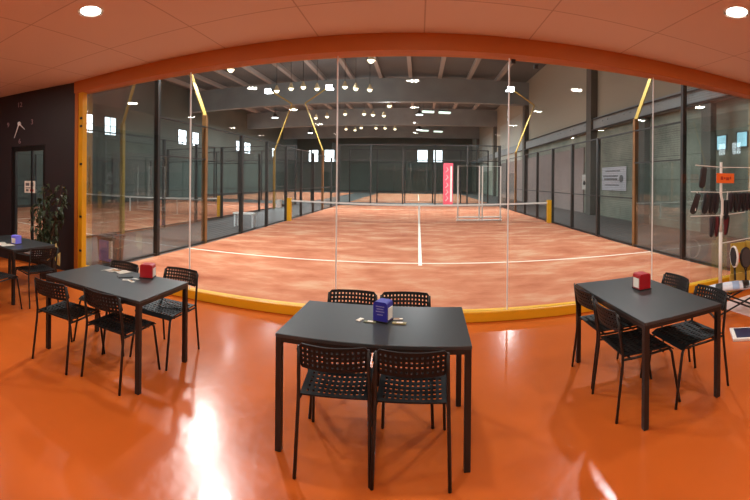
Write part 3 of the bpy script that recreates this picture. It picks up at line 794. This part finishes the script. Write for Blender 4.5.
shoes = [(-.36, 1.925, 'black', 'single black shoe hanging alone on the top wire', .10, -.15),
         (-.46, 1.545, 'black', 'black shoe at the left end of the middle wire, toe swung left', .25, -.5),
         (-.29, 1.545, 'black', 'black shoe second from the left on the middle wire', .2, .2),
         (-.20, 1.545, 'black', 'black shoe third from the left on the middle wire', .1, .5),
         (-.11, 1.545, 'plum', 'dark plum shoe just left of the pole on the middle wire', .05, .4),
         (.085, 1.44, 'black', 'small black shoe just right of the pole, hung low', .0, 1.2),
         (.20, 1.545, 'plum', 'plum shoe on the middle wire, second right of the pole', -.1, .9),
         (.29, 1.545, 'black', 'black shoe on the middle wire, third right of the pole', .05, 1.1),
         (.38, 1.545, 'plum', 'plum shoe on the middle wire, fourth right of the pole', -.1, .8),
         (.47, 1.545, 'black', 'black shoe on the middle wire, fifth right of the pole', -.05, 1.0),
         (.56, 1.545, 'plum', 'plum shoe on the middle wire, sixth right of the pole', -.15, .9),
         (.65, 1.545, 'black', 'black shoe on the middle wire, near the picture edge', -.1, 1.0),
         (-.18, 1.195, 'plum', 'plum shoe on the low wire, left of the pole', .12, .6),
         (-.09, 1.195, 'red', 'dark red shoe on the low wire, just left of the pole', .05, .9),
         (.10, 1.195, 'red', 'dark red shoe on the low wire, right of the pole', -.12, 1.0)]
proto = {}
for dx, z, k, lab, tl, rz in shoes:
    rot = (0, tl, rz+PI/2*0)
    if k not in proto: proto[k] = make_shoe(lab, (RX+dx, RY-.02, z), rot, M[{'black': 'shoe', 'plum': 'shoe_purple', 'red': 'shoe_red'}[k]])
    else: dup(proto[k], (RX+dx, RY-.02, z), 0, lab, rot=rot)

# yellow display crate with rackets, below the wires
t = thing('display_crate', 'yellow printed display crate under the shoe rack', 'crate', (4.32, 4.22, 0))
bm = new(); bx(bm, -.26, .34, -.12, .14, .03, .06); bx(bm, .0, .34, .12, .14, .06, .72); bx(bm, .32, .34, -.12, .12, .06, .74); bx(bm, -.26, .34, -.12, -.10, .06, .30)
obj('body', bm, M['yellow_card'], t, .004)
bm = new(); bx(bm, .0, .3, .11, .12, .40, .55); obj('red_print', bm, M['tag'], t)
for x in (-.24, .32):
    for y in (-.1, .12): B('foot', (x-.02, x+.02, y-.02, y+.02, 0, .03), M['black'], t)
def racket(label, loc, rot, face, rim):
    t = thing('padel_racket', label, 'racket', loc, 0, 'rackets in the display crate'); t.rotation_euler = rot
    bm = new(); n = 28; ring = [(.125*math.cos(2*PI*k/n)*(1 if math.sin(2*PI*k/n) > 0 else .93), .33+.15*math.sin(2*PI*k/n)) for k in range(n)]
    A = [bm.verts.new((x, -.016, z)) for x, z in ring]; Bq = [bm.verts.new((x, .016, z)) for x, z in ring]
    bm.faces.new(A); bm.faces.new(Bq[::-1])
    for k in range(n): bm.faces.new((A[k], Bq[k], Bq[(k+1) % n], A[(k+1) % n]))
    obj('face', bm, face, t)
    bm = new(); tube(bm, [(x, 0, z) for x, z in ring]+[(ring[0][0], 0, ring[0][1])], .018, 8); obj('rim', bm, rim, t, smooth=True)
    bm = new(); tube(bm, [(0, 0, -.02), (0, 0, .13)], .016, 10); tube(bm, [(0, 0, .12), (-.05, 0, .20)], .01, 6); tube(bm, [(0, 0, .12), (.05, 0, .20)], .01, 6); obj('handle', bm, M['black'], t, smooth=True)
racket('black racket with pale rim at the left of the crate', (4.12, 4.06, .24), (math.radians(0), math.radians(6), 1.2), M['shoe'], M['white'])
racket('dark grey racket facing the room in the crate', (4.33, 4.04, .20), (math.radians(-4), math.radians(4), .1), M['bin'], M['black'])

# low folding stand with padel bag
def off(pts, o): return [tuple(Vector(p)+Vector(o)) for p in pts]
t = thing('folding_stand', 'low black folding stand with crossed legs under the sports bag', 'stand', (3.55, 3.50, 0), math.radians(-25))
for y in (-.16, .16):
    bm = new(); tube(bm, [(-.32, y, .011), (.25, y, .27)], .012, 6); obj('leg', bm, M['black'], t)
    bm = new(); tube(bm, [(.32, y+.026, .011), (-.25, y+.026, .27)], .012, 6); obj('leg', bm, M['black'], t)
for x, z in ((-.25, .275), (.25, .275), (-.32, .014), (.32, .014)):
    bm = new(); tube(bm, [(x, -.18, z), (x, .20, z)], .012, 6); obj('cross_bar', bm, M['black'], t)
t = thing('racket_bag', 'white, pale blue and black racket bag lying on the low stand', 'bag', (3.62, 3.52, .29), math.radians(-25))
bm = new(); rings = []
for i in range(15):
    u = i/14; x = -.42+.95*u; w = .16*math.sin(PI*min(1, .12+u*.9))**.55; h = .045*math.sin(PI*min(1, .1+u*.88))**.5
    rings.append([bm.verts.new((x, w*math.cos(2*PI*k/14), h+h*math.sin(2*PI*k/14))) for k in range(14)])
for A, Bq in zip(rings, rings[1:]):
    for k in range(14): bm.faces.new((A[k], A[(k+1) % 14], Bq[(k+1) % 14], Bq[k]))
bm.faces.new(rings[0][::-1]); bm.faces.new(rings[-1]); obj('bag_body', bm, mat('white bag fabric', srgb(215, 218, 226), .6, noise_amt=.1), t, smooth=True)
for x0, m in ((-.30, 'black'), (-.08, 'bagblue'), (.06, 'black'), (.27, 'black')):
    bm = new(); A = []
    for xx in (x0, x0+.09):
        u = (xx+.42)/.95; w = .16*math.sin(PI*min(1, .12+u*.9))**.55+.004; h = .045*math.sin(PI*min(1, .1+u*.88))**.5
        A.append([bm.verts.new((xx+(.06 if k > 6 else 0)*0+.05*math.cos(PI*k/12), w*math.cos(PI*k/12), h+(h+.004)*math.sin(PI*k/12))) for k in range(13)])
    for k in range(12): bm.faces.new((A[0][k], A[0][k+1], A[1][k+1], A[1][k]))
    obj('stripe', bm, M[m], t)
t = thing('display_board', 'flat navy board with a white edge lying on the floor', 'board', (3.12, 2.86, 0), math.radians(-38))
B('panel', (-.2, .5, -.16, .16, 0, .03), M['white'], t, .004); B('top_print', (-.16, .47, -.13, .13, .03, .033), M['navy'], t)
t = thing('display_mat', 'pale pink mat under the racket bag stand', 'mat', (4.0, 3.75, 0), 0)
B('sheet', (-.45, .9, -.55, .12, 0, .008), mat('pale pink mat', srgb(222, 196, 188), .7), t)

# ------------------------------------------------------------------ world, camera, view
w = bpy.data.worlds.new('world'); scene.world = w; w.use_nodes = True
w.node_tree.nodes['Background'].inputs[0].default_value = (.8, .88, 1, 1); w.node_tree.nodes['Background'].inputs[1].default_value = .2

cam = bpy.data.cameras.new('camera'); co = bpy.data.objects.new('camera', cam); col.objects.link(co)
F, FY, CY, YAW, RO = 397.46, 380.05, 180.75, 418.1, .009
c, s = math.cos(RO), math.sin(RO)
right, up, back = Vector((c, 0, s)), Vector((-s, 0, c)), Vector((0, -1, 0))
co.matrix_world = Matrix(((right.x, up.x, back.x, -.053), (right.y, up.y, back.y, 0), (right.z, up.z, back.z, 1.70), (0, 0, 0, 1)))
cam.type = 'PANO'; cam.panorama_type = 'CENTRAL_CYLINDRICAL'
cam.central_cylindrical_range_u_min = -YAW/F; cam.central_cylindrical_range_u_max = (750-YAW)/F
cam.central_cylindrical_range_v_min = (CY-500)/FY; cam.central_cylindrical_range_v_max = CY/FY
cam.central_cylindrical_radius = 1
cam.lens = 14; cam.clip_start = .05; cam.clip_end = 200
scene.camera = co
vs = scene.view_settings; vs.view_transform = 'Standard'; vs.look = 'None'; vs.gamma = 1; vs.use_curve_mapping = False
vs.exposure = -0.1
try:
    cy = scene.cycles; cy.transparent_max_bounces = 40; cy.max_bounces = 8; cy.diffuse_bounces = 5; cy.use_denoising = True
    cy.sample_clamp_indirect = 6
except Exception: pass
